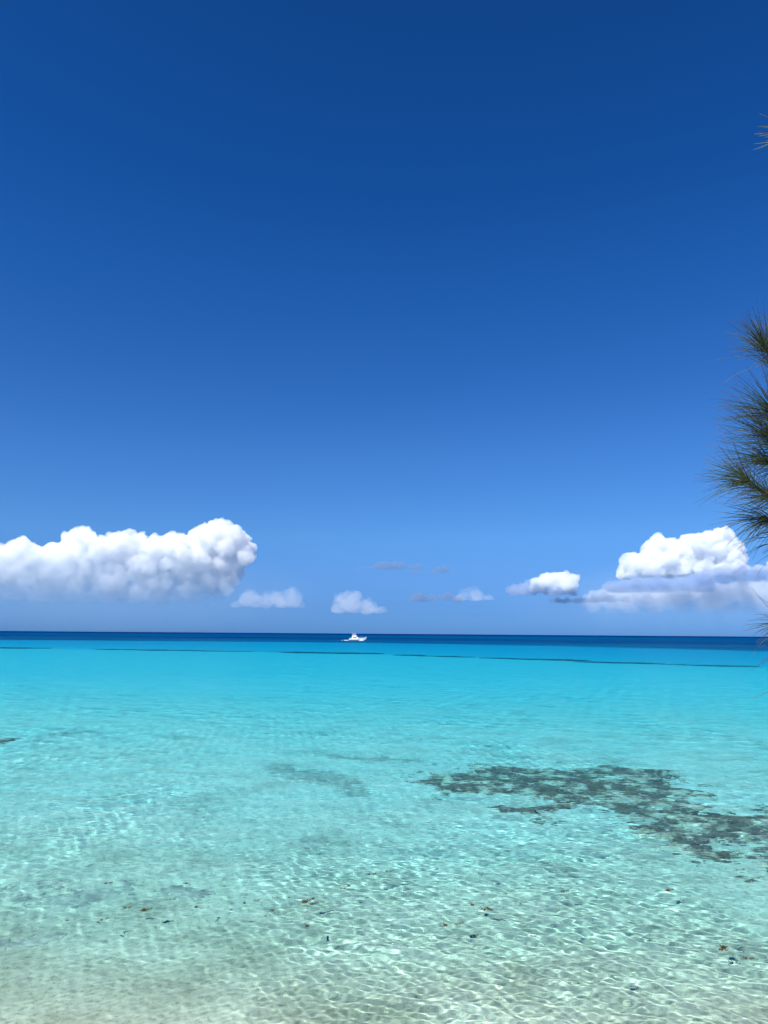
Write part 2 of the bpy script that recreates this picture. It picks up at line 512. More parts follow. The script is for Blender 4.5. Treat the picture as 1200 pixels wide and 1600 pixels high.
def puff_mesh(name, puffs, voxel, m, rough=(0.22, 0.26), parent=None, seed=0, unit=10.0):
    """One billowing body grown from overlapping puffs (x, y, z, rx, ry, rz), fused and roughened like a cauliflower."""
    iv, jf = ico_data(3)
    vs, fs = [], []
    for k, (x, y, z, rx, ry, rz) in enumerate(puffs):
        vs.append(iv * np.array([rx, ry, rz]) + np.array([x, y, z]))
        fs.append(jf + k * len(iv))
    V, F = np.concatenate(vs), np.concatenate(fs)
    me = bpy.data.meshes.new(name)
    me.from_pydata(V.tolist(), [], F.tolist())
    me.update()
    o = bpy.data.objects.new(name, me)
    C.objects.link(o)
    md = o.modifiers.new("fuse", 'REMESH')
    md.mode = 'VOXEL'
    md.voxel_size = voxel
    md.use_smooth_shade = True
    dg = bpy.context.evaluated_depsgraph_get()
    ev = o.evaluated_get(dg)
    me2 = bpy.data.meshes.new_from_object(ev)
    o.modifiers.clear()
    o.data = me2
    me2.name = name
    co = np.empty(len(me2.vertices) * 3, dtype=np.float32)
    me2.vertices.foreach_get("co", co)
    co = co.reshape(-1, 3)
    no = np.empty(len(me2.vertices) * 3, dtype=np.float32)
    me2.vertices.foreach_get("normal", no)
    no = no.reshape(-1, 3)
    off = np.zeros(len(co))
    for i, (c, sc) in enumerate(((unit * 26, rough[0]), (unit * 12, rough[0] * 0.9), (unit * 5.5, rough[1]), (unit * 2.8, rough[1] * 0.8))):
        if c < voxel * 2:
            break
        q = co / c + seed * 7.3 + i * 31
        off += np.array([0.60 - mnoise.voronoi(Vector(p), distance_metric='DISTANCE')[0][0] for p in q]) * c * sc * 1.6
        off += np.array([mnoise.noise(Vector(p)) for p in q * 1.6]) * c * sc * 1.2
    co += no * off[:, None]
    me2.vertices.foreach_set("co", co.ravel())
    me2.update()
    md = o.modifiers.new("fuse", 'REMESH')
    md.mode = 'VOXEL'
    md.voxel_size = voxel
    md.use_smooth_shade = True
    dg = bpy.context.evaluated_depsgraph_get()
    me2 = bpy.data.meshes.new_from_object(o.evaluated_get(dg))
    o.modifiers.clear()
    o.data = me2
    me2.name = name
    me2.materials.clear()
    me2.materials.append(m)
    if parent:
        o.parent = parent
    return o

PXF = 1600 * 26.0 / 36.0
def cloud(name, label, outline, base, D, mats, core=(13, 20), top=(5, 9), voxel=2.2, seed=1, depth=45, dens_step=1.0, ramp_base=3, bottom=None, rough=(0.22, 0.26), fill=1.0, group=None):
    """outline: (px, py) of the crest; the body is filled down to the flat base."""
    rnd = random.Random(seed)
    m_per = D / PXF
    xs = [p[0] for p in outline]
    ys = [p[1] for p in outline]
    x = xs[0]
    puffs = []
    org = px_dir((xs[0] + xs[-1]) / 2, base) * D
    right = Vector((org.y, -org.x, 0)).normalized()
    fwd = Vector((org.x, org.y, 0)).normalized()
    cx = (xs[0] + xs[-1]) / 2
    def on_plane(px, py):
        v_ = px_dir(px, py)
        t_ = org.dot(fwd) / v_.dot(fwd)
        g = Vector((0, 0, CAM_H)) + v_ * t_ - org
        return g.dot(right), g.z
    m_per = abs(on_plane(cx + 10, base)[0] - on_plane(cx - 10, base)[0]) / 20
    def put(px, py, r, dz=1.0, off=None):
        d = rnd.gauss(0, depth * 0.33) if off is None else off
        g = on_plane(px, py)
        puffs.append((g[0], d * m_per, g[1], r * m_per * rnd.uniform(0.9, 1.2), r * m_per * rnd.uniform(0.9, 1.3), r * m_per * dz))
    while x <= xs[-1]:
        t = float(np.interp(x, xs, ys))
        low = base if bottom is None else float(np.interp(x, [q[0] for q in bottom], [q[1] for q in bottom])) + rnd.uniform(-3, 3)
        h = low - t
        # crest puffs
        for k in range(3):
            r = min(rnd.uniform(*top), max(2.0, h * 0.45))
            put(x + rnd.uniform(-3, 3), t + r * rnd.uniform(0.9, 1.5), r)
        y = t + top[1] * 1.6
        while y < low - 3:
            r = min(rnd.uniform(*core), (y - t) * 0.95, max(3.0, low - y + 3))
            if rnd.random() < fill:
                put(x + rnd.uniform(-5, 5), y, r)
            y += r * 0.8
        # small outgrowths on the near face
        for k in range(int(h / 22 * fill) + 1):
            r = rnd.uniform(top[1], core[0] * 1.2)
            if h > 22:
                put(x + rnd.uniform(-6, 6), rnd.uniform(t + 8, low - 8), r, 1.0, -depth * rnd.uniform(0.35, 0.75))
        x += top[1] * 0.75 * dens_step
    root = puff_mesh(name, puffs, voxel * m_per, mats, rough=rough, seed=seed, unit=m_per)
    # flat base: squash whatever hangs below
    me = root.data
    co = np.empty(len(me.vertices) * 3, dtype=np.float32)
    me.vertices.foreach_get("co", co)
    co = co.reshape(-1, 3)
    zb = ramp_base * m_per
    low = co[:, 2] < zb
    co[low, 2] = zb * 0.0 + (co[low, 2] - zb) * 0.35 + zb
    me.vertices.foreach_set("co", co.ravel())
    me.update()
    root.matrix_world = Matrix.Translation(org) @ Matrix((right, fwd, Vector((0, 0, 1)))).transposed().to_4x4()
    tag(root, label, "cloud", group)
    return root

G_CLOUD = "white and grey clouds standing low over the horizon"
v_long = vapour("cloud_vapour_long_bank", 0.0110, (0.960, 0.974, 0.986), z0=0, z1=1000, low=0.045, size=260, holes=0.9)
v_mid = vapour("cloud_vapour", 0.0135, (0.93, 0.952, 0.975), size=200, holes=0.85)
v_grey = vapour("cloud_vapour_grey", 0.0014, (0.90, 0.93, 0.97), size=160, holes=1.0)
v_under = vapour("cloud_vapour_underlayer", 0.0024, (0.89, 0.925, 0.97), z0=-50, z1=380, low=0.12, size=170, holes=1.0)
v_thin = vapour("cloud_vapour_thin", 0.0009, (0.86, 0.90, 0.96), z0=-50, z1=350, low=0.0, size=300, holes=1.0)
v_base = vapour("cloud_vapour_shade_tint", 0.0060, (0.52, 0.64, 0.83), size=150, holes=0.8)  # underside shade put into the vapour's darker, absorbing colour
v_veil, nt, out = mat("added_haze_veil")  # added blue haze that imitates the distant air before the clouds
tcv = N(nt, "ShaderNodeTexCoord")
ln = N(nt, "ShaderNodeVectorMath", operation='LENGTH')
nt.links.new(tcv.outputs["Object"], ln.inputs[0])
vsc = N(nt, "ShaderNodeVolumePrincipled")
vsc.inputs["Absorption Color"].default_value = (0, 0, 0, 1)
vsc.inputs["Color"].default_value = (0.62, 0.83, 1.0, 1)
nt.links.new(mapr(ln.outputs["Value"], 1.0, 0.25, 0.0, 0.00022), vsc.inputs["Density"])
nt.links.new(vsc.outputs[0], out.inputs["Volume"])
v_veil.cycles.volume_step_rate = 0.5
v_wisp = vapour("cloud_vapour_wisp", 0.0045, (0.33, 0.45, 0.64), size=120, holes=1.0)  # shade of the wisps put into a dark, absorbing vapour colour

def with_base(c, outline, base, D, m=None, **kw):
    """The hazy grey underside of a cloud: a part of it."""
    b_ = cloud("cloud_base", None, outline, base, D, m or v_thin, **kw)
    for k in list(b_.keys()):
        if k in ("label", "category", "group"):
            del b_[k]
    w = b_.matrix_world.copy()
    b_.parent = c
    b_.matrix_parent_inverse = c.matrix_world.inverted()
    b_.matrix_world = w
    return b_

L1 = [(-60, 850), (-30, 846), (0, 858), (20, 846), (37, 841), (62, 860), (87, 855), (100, 840), (112, 828), (133, 825), (154, 843), (170, 840), (187, 833), (217, 835), (233, 846), (250, 838),
      (267, 833), (292, 838), (312, 826), (325, 818), (337, 813), (358, 820), (378, 831), (386, 850)]
c = cloud("cloud", "long bank of white cumulus cloud at the left edge, highest at its right end",
          L1, 944, 12000, v_long, seed=3, bottom=[(-60, 946), (300, 946), (345, 932), (368, 908), (386, 874)], group=G_CLOUD, ramp_base=6, core=(11, 17), top=(3.0, 7.5), voxel=0.8)
def veil(c, ells):
    """Haze added round and under a cloud for a distant blue tint: large smooth bodies of thin vapour."""
    iv, jf = ico_data(4)
    for px, py, rx, ry, D, dep in ells:
        p = px_dir(px, py) * D
        k = D / PXF
        o = link_mesh("added_cloud_haze", iv.tolist(), jf.tolist(), v_veil, None, True)
        o.parent = c
        o.matrix_parent_inverse = c.matrix_world.inverted()
        right = Vector((p.y, -p.x, 0)).normalized()
        fwd = Vector((p.x, p.y, 0)).normalized()
        o.matrix_basis = Matrix.Translation(p) @ Matrix((right, fwd, Vector((0, 0, 1)))).transposed().to_4x4() @ Matrix.Diagonal((rx * k, dep, ry * k, 1))
veil(c, [(150, 925, 400, 78, 11500, 1300)])
cloud("cloud", "small ragged grey and white cloud low over the sea, right of the long cloud bank",
      [(374, 934), (392, 926), (410, 928), (428, 924), (446, 930), (458, 919), (469, 934)], 950, 10400, v_grey, seed=8, group=G_CLOUD, core=(6, 9), top=(4, 7), voxel=1.6, depth=26, fill=0.7)
cloud("cloud", "small white cloud low over the horizon, almost straight above the yacht",
      [(523, 946), (530, 928), (540, 922), (550, 927), (558, 938), (572, 936), (584, 945), (604, 954)], 959, 12500, v_grey, seed=9, group=G_CLOUD, core=(5, 9), top=(3, 6), voxel=1.4, depth=30)
cloud("cloud", "thin grey wisp of cloud high above the yacht, longer one of the two",
      [(556, 888), (580, 884), (605, 880), (625, 883), (655, 882)], 890, 11000, v_wisp, seed=12, group=G_CLOUD, core=(3, 4), top=(2, 3.4), voxel=1.1, depth=20, fill=0.5)
cloud("cloud", "short thin grey wisp of cloud, lower right one of the two high above the yacht",
      [(645, 894), (668, 892), (685, 889), (699, 888)], 897, 11000, v_wisp, seed=13, group=G_CLOUD, core=(3, 4), top=(1.6, 3), voxel=1.1, depth=20, fill=0.5)
cloud("cloud", "low row of small grey clouds right of the yacht, above the horizon",
      [(637, 936), (650, 929), (664, 934), (690, 927), (712, 930)], 941, 12500, v_wisp, seed=14, group=G_CLOUD, core=(4, 6), top=(3, 5), voxel=1.3, depth=24, fill=0.6)
cloud("cloud", "small pale grey puff of cloud at the right end of the low grey row",
      [(714, 932), (728, 924), (740, 921), (752, 930), (770, 935)], 939, 12500, v_grey, seed=15, group=G_CLOUD, core=(4, 6), top=(3, 5), voxel=1.3, depth=20)
c = cloud("cloud", "small bright white puff with a grey tail, left of the tall cumulus cloud",
      [(842, 903), (856, 899), (872, 893), (890, 893), (897, 908)], 926, 12200, v_mid, seed=16, group=G_CLOUD, core=(6, 9), top=(3, 6), voxel=1.3, depth=26)
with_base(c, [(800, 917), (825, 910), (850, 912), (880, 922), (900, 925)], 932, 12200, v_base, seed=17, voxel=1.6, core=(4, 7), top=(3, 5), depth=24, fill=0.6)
c = cloud("cloud", "tall bright cumulus cloud on the right, its top behind the needles of the pine",
      [(971, 901), (976, 873), (992, 866), (1006, 868), (1017, 851), (1033, 837), (1045, 842), (1058, 846), (1070, 842), (1083, 835), (1100, 833), (1115, 830), (1129, 825), (1146, 838), (1154, 862)], 908, 12500, v_mid, seed=5,
      core=(9, 13), top=(3.0, 7), voxel=0.75, ramp_base=10, group=G_CLOUD)
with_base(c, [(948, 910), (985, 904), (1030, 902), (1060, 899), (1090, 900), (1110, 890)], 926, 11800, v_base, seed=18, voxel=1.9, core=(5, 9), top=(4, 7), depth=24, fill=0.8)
c = cloud("cloud", "small white cloud with a flat grey base beside the pine needles at the right edge",
      [(1143, 884), (1154, 874), (1168, 880), (1182, 884), (1196, 884), (1212, 872), (1250, 868)], 892, 11800, v_mid, seed=19, group=G_CLOUD, core=(5, 8), top=(3, 5), voxel=1.3, depth=26)
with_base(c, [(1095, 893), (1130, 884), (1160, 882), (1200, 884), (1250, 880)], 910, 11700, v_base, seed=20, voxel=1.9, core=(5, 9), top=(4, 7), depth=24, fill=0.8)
c = cloud("cloud", "wide low grey and white cloud layer beneath the tall cumulus on the right",
      [(926, 932), (940, 920), (955, 914), (985, 920), (1015, 921), (1060, 916), (1095, 914), (1120, 908), (1160, 906), (1200, 904), (1260, 900)], 958, 13500, v_under, seed=21, group=G_CLOUD, core=(9, 14), top=(5, 8), voxel=1.9, depth=50, fill=0.8)
with_base(c, [(868, 936), (890, 931), (915, 934), (945, 928), (975, 936)], 943, 12500, v_wisp, seed=24, voxel=1.5, core=(4, 6), top=(3, 5), depth=24, fill=0.6)
veil(c, [(1110, 935, 360, 66, 12000, 1100)])

# ------------------------------------------------------------------ the motor yacht far out
def tube(pts, r0, r1=None, n=6, cap=True):
    """Round bar along points; returns verts, faces."""
    r1 = r0 if r1 is None else r1
    V, F = [], []
    pts = [Vector(p) for p in pts]
    for i, p in enumerate(pts):
        d = (pts[min(i + 1, len(pts) - 1)] - pts[max(i - 1, 0)]).normalized()
        a = d.cross(Vector((0, 0, 1)) if abs(d.z) < 0.9 else Vector((1, 0, 0))).normalized()
        b_ = d.cross(a)
        r = r0 + (r1 - r0) * i / (len(pts) - 1)
        for k in range(n):
            t = 2 * math.pi * k / n
            V.append(tuple(p + a * (math.cos(t) * r) + b_ * (math.sin(t) * r)))
    for i in range(len(pts) - 1):
        for k in range(n):
            F.append((i * n + k, i * n + (k + 1) % n, (i + 1) * n + (k + 1) % n, (i + 1) * n + k))
    if cap:
        F.append(tuple(range(n)))
        F.append(tuple(reversed(range((len(pts) - 1) * n, len(pts) * n))))
    return V, F

class MB:
    def __init__(self):
        self.v, self.f = [], []
    def add(self, vf):
        k = len(self.v)
        self.v += [tuple(p) for p in vf[0]]
        self.f += [tuple(i + k for i in q) for q in vf[1]]
        return self
    def prism(self, prof, y0, y1, taper=1.0):
        """Side profile (x, z) given width from y0 to y1."""
        n = len(prof)
        cx = sum(p[0] for p in prof) / n
        V = [(x, y0, z) for x, z in prof] + [(x, y1, z) for x, z in prof]
        F = [tuple(range(n)), tuple(reversed(range(n, 2 * n)))] + [(i, i + n, (i + 1) % n + n, (i + 1) % n) for i in range(n)]
        return self.add((V, F))
    def frustum(self, x0, x1, hy0, z0, u0, u1, hy1, z1):
        V = [(x0, -hy0, z0), (x1, -hy0, z0), (x1, hy0, z0), (x0, hy0, z0), (u0, -hy1, z1), (u1, -hy1, z1), (u1, hy1, z1), (u0, hy1, z1)]
        return self.add((V, [(3, 2, 1, 0), (4, 5, 6, 7), (0, 1, 5, 4), (1, 2, 6, 5), (2, 3, 7, 6), (3, 0, 4, 7)]))
    def build(self, name, m, parent=None, smooth=False, bevel=0.0):
        o = link_mesh(name, self.v, self.f, m, parent, smooth)
        if bevel:
            b_ = o.modifiers.new("bevel", 'BEVEL')
            b_.width = bevel
            b_.segments = 2
            b_.limit_method = 'ANGLE'
        return o

m_gel = simple_mat("white_gelcoat", (0.80, 0.82, 0.82), 0.25, 0.5)
m_dark = simple_mat("dark_window", (0.06, 0.05, 0.045), 0.15, 0.6)
m_boot = simple_mat("bottom_paint", (0.03, 0.06, 0.12), 0.5)
m_steel = simple_mat("stainless_rail", (0.55, 0.56, 0.58), 0.3, 0.5, metallic=0.8)
m_foam = simple_mat("sea_foam", (0.85, 0.88, 0.90), 0.9, 0.2)

yp = px_ground(558.5, 1000.8)
yacht = empty("motor_yacht", (yp.x, yp.y, 0.0), R(-6))
yacht.scale = (0.80, 0.80, 0.80)
tag(yacht, "white motor yacht with flybridge and raised bow, far out on the dark blue water", "yacht")
# hull: stations from stern to bow, each keel -> chine -> sheer
st = [(-8.6, 2.15, 0.35, -0.6, 1.75), (-6.0, 2.45, 0.30, -0.75, 1.75), (-2.0, 2.55, 0.35, -0.85, 1.95), (1.5, 2.45, 0.55, -0.7, 2.3), (4.2, 1.95, 0.95, -0.2, 2.65), (6.4, 1.2, 1.55, 0.7, 2.95), (8.0, 0.45, 2.35, 1.9, 3.2), (8.8, 0.06, 3.0, 2.9, 3.35)]
V, F = [], []
for x, hb, zc, zk, zs in st:
    for s_ in (-1, 1):
        V += [(x, 0.0, zk), (x, s_ * hb * 0.78, zc * 0.5), (x, s_ * hb * 0.90, zc + 0.35), (x, s_ * hb, zs)]
n = len(st)
for i in range(n - 1):
    for s_ in (0, 1):
        for k in range(3):
            a = i * 8 + s_ * 4 + k
            q = (a, a + 8, a + 9, a + 1)
            F.append(q if s_ == 0 else tuple(reversed(q)))
    F.append((i * 8 + 3, (i + 1) * 8 + 3, (i + 1) * 8 + 7, i * 8 + 7))      # deck
F.append((0, 1, 2, 3, 7, 6, 5))
link_mesh("hull", V, F, m_gel, yacht)
MB().frustum(-8.45, 3.6, 1.75, -0.3, -8.7, 4.4, 2.02, 0.12).build("waterline_stripe", m_boot, yacht)
mb = MB()
mb.prism([(-6.1, 1.8), (1.3, 2.2), (0.2, 3.4), (-1.2, 4.7), (-5.0, 4.7), (-5.7, 3.2)], -1.75, 1.75)
house = mb.build("deckhouse", m_gel, yacht, bevel=0.12)
for s_ in (-1, 1):
    MB().prism([(-4.7, 2.7), (-0.1, 2.85), (-1.0, 3.75), (-4.5, 3.7)], s_ * 1.77 - 0.02, s_ * 1.77 + 0.02).build("side_window", m_dark, house)
MB().add(([(0.40, -1.5, 3.3), (0.40, 1.5, 3.3), (-0.85, 1.4, 4.45), (-0.85, -1.4, 4.45)], [(0, 1, 2, 3)])).build("windscreen", m_dark, house)
fb = MB().prism([(-5.3, 4.70), (-1.3, 4.70), (-0.5, 5.35), (-0.7, 5.42), (-1.6, 5.05), (-5.1, 5.05)], -1.55, 1.55).build("flybridge", m_gel, yacht, bevel=0.05)
MB().frustum(-2.6, -1.9, 0.4, 5.05, -2.5, -2.0, 0.35, 5.75).build("helm_console", m_gel, fb)
MB().frustum(-3.9, -3.3, 0.7, 5.05, -3.95, -3.35, 0.7, 5.55).build("helm_seat", m_gel, fb)
top = MB().frustum(-5.6, -1.2, 1.5, 6.15, -5.4, -1.3, 1.4, 6.4).build("hardtop", m_gel, yacht, bevel=0.06)
for x in (-5.0, -1.7):
    for y in (-1.3, 1.3):
        MB().add(tube([(x + (0.3 if x < -3 else -0.3), y, 5.0), (x, y, 6.2)], 0.05)).build("hardtop_post", m_steel, yacht)
MB().add(tube([(-3.4, 0, 6.4), (-3.4, 0, 6.75)], 0.32, 0.26, 10)).build("radar_dome", m_gel, top)
for x, y, h in ((-4.8, 1.1, 9.0), (-4.8, -1.1, 9.0), (-2.2, 0.6, 7.9)):
    MB().add(tube([(x, y, 6.4), (x - 0.5, y * 1.1, h)], 0.035, 0.015)).build("antenna", m_gel, top)
for s_ in (-1, 1):
    mb = MB()
    rail = [(1.0, s_ * 2.4, 3.0), (4.2, s_ * 1.85, 3.35), (6.6, s_ * 1.05, 3.7), (8.7, s_ * 0.25, 4.05)]
    mb.add(tube(rail, 0.04))
    for (x, y, z) in rail:
        mb.add(tube([(x, y, z - 0.85), (x, y, z)], 0.03))
    mb.build("bow_rail", m_steel, yacht)
MB().frustum(7.6, 9.6, 0.35, 3.28, 7.6, 9.8, 0.3, 3.5).build("bow_pulpit", m_gel, yacht)
mb = MB()
for x, y in ((-8.3, -1.8), (-8.3, 1.8)):
    mb.add(tube([(x, y, 1.75), (x, y, 2.6)], 0.05))
mb.add(tube([(-8.3, -1.8, 2.6), (-8.3, 1.8, 2.6)], 0.05)).build("stern_rail", m_steel, yacht)
MB().frustum(-7.7, -7.0, 0.4, 1.75, -7.65, -7.05, 0.4, 2.5).build("fishing_chair", m_gel, yacht)
MB().frustum(-9.4, -8.6, 1.9, 0.25, -9.4, -8.6, 1.9, 0.40).build("swim_platform", m_gel, yacht)

def foam(name, label, spots, seed):
    rnd = random.Random(seed)
    mb = MB()
    iv, jf = ico_data(2)
    for x, y, rx, ry, rz in spots:
        for k in range(7):
            c_ = (x + rnd.gauss(0, rx * 0.5), y + rnd.gauss(0, ry * 0.5))
            r = rnd.uniform(0.35, 0.8)
            vv = iv * np.array([rx * r, ry * r, rz * rnd.uniform(0.5, 1.1)]) * (1 + 0.25 * np.random.default_rng(k).random((len(iv), 1))) + np.array([c_[0], c_[1], 0.05])
            mb.add((vv.tolist(), jf.tolist()))
    o = mb.build(name, m_foam, None, smooth=True)
    o.location = yacht.location
    o.rotation_euler = yacht.rotation_euler
    o.scale = yacht.scale
    tag(o, label, "foam", kind="stuff")
foam("foam", "broken white foam wake behind the stern and round the bow of the yacht",
     [(-10.2, 0.5, 0.9, 0.9, 0.35), (-11.7, 0, 0.9, 0.8, 0.28), (-13.2, 0.5, 0.8, 0.8, 0.25), (-15.8, 0.4, 0.5, 0.6, 0.2), (4.6, -2.2, 1.0, 0.8, 0.65), (3.2, -2.6, 1.1, 0.4, 0.3), (5.8, -1.8, 0.6, 0.5, 0.35)], 3)

# ------------------------------------------------------------------ floating brown seaweed
m_sarg = simple_mat("brown_seaweed", (0.085, 0.064, 0.024), 0.40, 0.4, 0.55, 40.0)
for m_ in (m_sarg,):
    b_ = [q for q in m_.node_tree.nodes if q.type == 'BSDF_PRINCIPLED'][0]
    t_ = N(m_.node_tree, "ShaderNodeBsdfTranslucent")
    t_.inputs[0].default_value = (0.20, 0.13, 0.04, 1)
    x_ = N(m_.node_tree, "ShaderNodeMixShader")
    x_.inputs[0].default_value = 0.3
    m_.node_tree.links.new(b_.outputs[0], x_.inputs[1])
    m_.node_tree.links.new(t_.outputs[0], x_.inputs[2])
    m_.node_tree.links.new(x_.outputs[0], [q for q in m_.node_tree.nodes if q.type == 'OUTPUT_MATERIAL'][0].inputs[0])
m_sarg_d = simple_mat("dark_seaweed", (0.045, 0.035, 0.02), 0.6, 0.4, 0.5, 40.0)
for m_, k_ in ((m_sarg, 0.08), (m_sarg_d, 0.40)):      # thin wet blades let light through
    nt_ = m_.node_tree
    o_ = [q for q in nt_.nodes if q.type == 'OUTPUT_MATERIAL'][0]
    src = o_.inputs[0].links[0].from_socket
    t_ = N(nt_, "ShaderNodeBsdfTransparent")
    x_ = N(nt_, "ShaderNodeMixShader")
    x_.inputs[0].default_value = k_
    nt_.links.new(src, x_.inputs[1])
    nt_.links.new(t_.outputs[0], x_.inputs[2])
    nt_.links.new(x_.outputs[0], o_.inputs[0])

def weed_mesh(name, size, n, seed, m):
    """A raft of small toothed blades, stems and round air bladders lying in the surface."""
    rnd = random.Random(seed)
    mb = MB()
    iv, jf = ico_data(1)
    hubs = [(rnd.gauss(0, size * 0.26), rnd.gauss(0, size * 0.17)) for _ in range(max(2, n // 14))]
    for i in range(n):
        hx, hy = rnd.choice(hubs)
        x, y = hx + rnd.gauss(0, size * 0.10), hy + rnd.gauss(0, size * 0.08)
        z = rnd.uniform(0.0, 0.03) * min(1.0, size / 0.12)
        a, L, w = rnd.uniform(0, 6.28), rnd.uniform(0.022, 0.05), rnd.uniform(0.005, 0.010)
        dx, dy = math.cos(a), math.sin(a)
        up = rnd.uniform(-0.006, 0.016)
        V = [(x - dy * w * 0.2, y + dx * w * 0.2, z), (x + dy * w * 0.2, y - dx * w * 0.2, z)]
        for t, ww in ((0.35, 1.0), (0.7, 0.8)):
            for s_ in (-1, 1):
                V.append((x + dx * L * t - s_ * dy * w * ww, y + dy * L * t + s_ * dx * w * ww, z + up * math.sin(t * 3) + 0.002 * s_))
        V.append((x + dx * L, y + dy * L, z + up * 0.3))
        mb.add((V, [(0, 1, 2, 3), (3, 2, 4, 5), (5, 4, 6)]))
        if i % 5 == 0:
            mb.add(((iv * 0.004 + np.array([x, y, z + 0.003])).tolist(), jf.tolist()))
    for hx, hy in hubs:
        mb.add(tube([(0, 0, 0.004), (hx * 0.6, hy * 0.5, 0.012), (hx, hy, 0.006)], 0.0022, n=4))
    me = bpy.data.meshes.new(name)
    me.from_pydata(mb.v, [], mb.f)
    me.update()
    me.materials.append(m)
    return me

G_W = "brown seaweed clumps floating on the near shallows"
WEED = [
    (1134, 1482, 19, 0, "biggest clump of brown seaweed, afloat alone at the lower right"),
    (1166, 1500, 10, 0, "small brown seaweed clump just below and right of the biggest one"),
    (1162, 1490, 4, 1, "tiny dark seaweed scrap between the biggest clump and the small one below it"),
    (1157, 1508, 5, 1, "dark seaweed scrap left below the small clump at the lower right"),
    (1041, 1394, 13, 0, "brown seaweed clump in two joined halves, alone below the dark reef"),
    (880, 1393, 9, 0, "reddish brown seaweed clump alone in the middle of the right half"),
    (902, 1382, 6, 1, "thin dark seaweed sliver, upper right of the lone reddish brown clump"),
    (931, 1404, 6, 1, "small dark seaweed scrap, lower right of the lone reddish brown clump"),
    (902, 1540, 5, 1, "small dark seaweed scrap nearest the shore, at the lower right"),
    (761, 1419, 16, 0, "widest brown seaweed clump just right of the centre"),
    (735, 1412, 9, 0, "small brown seaweed clump just left of the wide one right of centre"),
    (754, 1397, 4, 1, "upper of the tiny dark seaweed scraps over the wide clump right of centre"),
    (745, 1393, 4, 1, "tiny dark seaweed scrap, upper left of the wide clump right of centre"),
    (790, 1394, 5, 1, "tiny seaweed scrap, upper right of the wide clump right of centre"),
    (749, 1364, 7, 1, "dark seaweed scrap right of centre, farthest out above the wide clump"),
    (720, 1445, 11, 0, "right one of the pair of brown seaweed clumps low in the centre"),
    (693, 1447, 11, 0, "left one of the pair of brown seaweed clumps low in the centre"),
    (605, 1363, 8, 0, "upper seaweed scrap of the two at the centre"),
    (611, 1369, 5, 1, "lower right seaweed scrap of the two at the centre"),
    (577, 1369, 11, 0, "thin brown seaweed strand left of the two scraps at the centre"),
    (542, 1384, 8, 0, "upper right clump of the slanting brown seaweed pair left of centre"),
    (536, 1388, 7, 0, "lower left clump of the slanting brown seaweed pair left of centre"),
    (472, 1411, 18, 0, "broad ragged brown seaweed raft left of centre"),
    (488, 1413, 9, 0, "brown seaweed clump touching the right end of the broad ragged raft"),
    (491, 1406, 8, 0, "greenish brown seaweed clump above the right end of the broad ragged raft"),
    (451, 1404, 6, 1, "small dark seaweed scrap, upper left of the broad ragged raft"),
    (477, 1450, 9, 0, "lone brown seaweed clump well below the broad ragged raft"),
    (402, 1410, 7, 0, "right one of two small brown seaweed clumps left of the broad ragged raft"),
    (381, 1413, 7, 0, "left one of two small brown seaweed clumps left of the broad ragged raft"),
    (423, 1424, 7, 1, "thin seaweed sliver, lower left of the broad ragged raft"),
    (362, 1423, 6, 1, "faint seaweed scrap between the raft and the tall narrow clump on the left"),
    (350, 1386, 6, 1, "faint small seaweed scrap right of the thin dark strand on the left"),
    (306, 1418, 8, 0, "tall narrow brown seaweed clump in the left half"),
    (294, 1382, 10, 1, "thin dark seaweed strand, farthest out in the left half"),
    (222, 1424, 17, 0, "biggest brown seaweed clump of the left half"),
    (196, 1420, 9, 0, "small brown seaweed clump just left of the biggest one of the left half"),
    (270, 1407, 7, 1, "small dark seaweed scrap, upper right of the biggest clump of the left half"),
    (166, 1382, 9, 0, "thin brown seaweed strand over the stony patch on the left"),
    (160, 1439, 9, 1, "upper strand of two dark seaweed strands at the lower left"),
    (155, 1445, 9, 1, "lower strand of two dark seaweed strands at the lower left"),
    (102, 1441, 6, 1, "small dark seaweed scrap, leftmost of all the floating weed"),
    (578, 1155, 6, 1, "dark floating seaweed speck far out in the centre"),
    (420, 1138, 5, 1, "small dark floating speck far out, left of centre"),
    (641, 1150, 5, 1, "small dark floating speck far out, right of the other two"),
]
protos = {}
for i, (px, py, w, dark, lab) in enumerate(WEED):
    p = px_ground(px, py)
    size = w * p.y / PXF0 * 1.05
    key = (dark, 0 if w < 7 else 1 if w < 12 else 2, i % 2)
    if key not in protos:
        protos[key] = weed_mesh("seaweed_clump", (0.07, 0.11, 0.19)[key[1]], (10, 36, 100)[key[1]], 100 + len(protos), m_sarg_d if dark else m_sarg)
    o = bpy.data.objects.new("seaweed_clump", protos[key])
    C.objects.link(o)
    k = size / (0.07, 0.11, 0.19)[key[1]]
    o.scale = (k, k * (0.9 if key[1] == 2 else 0.8), 1)
    o.rotation_euler = (0, 0, random.Random(i).uniform(-0.5, 0.5) + (math.pi if i % 3 == 0 else 0))
    o.location = (p.x, p.y, float(water_z(np.array([p.x]), np.array([p.y]))[0]) + 0.012)
    tag(o, lab, "seaweed", G_W)

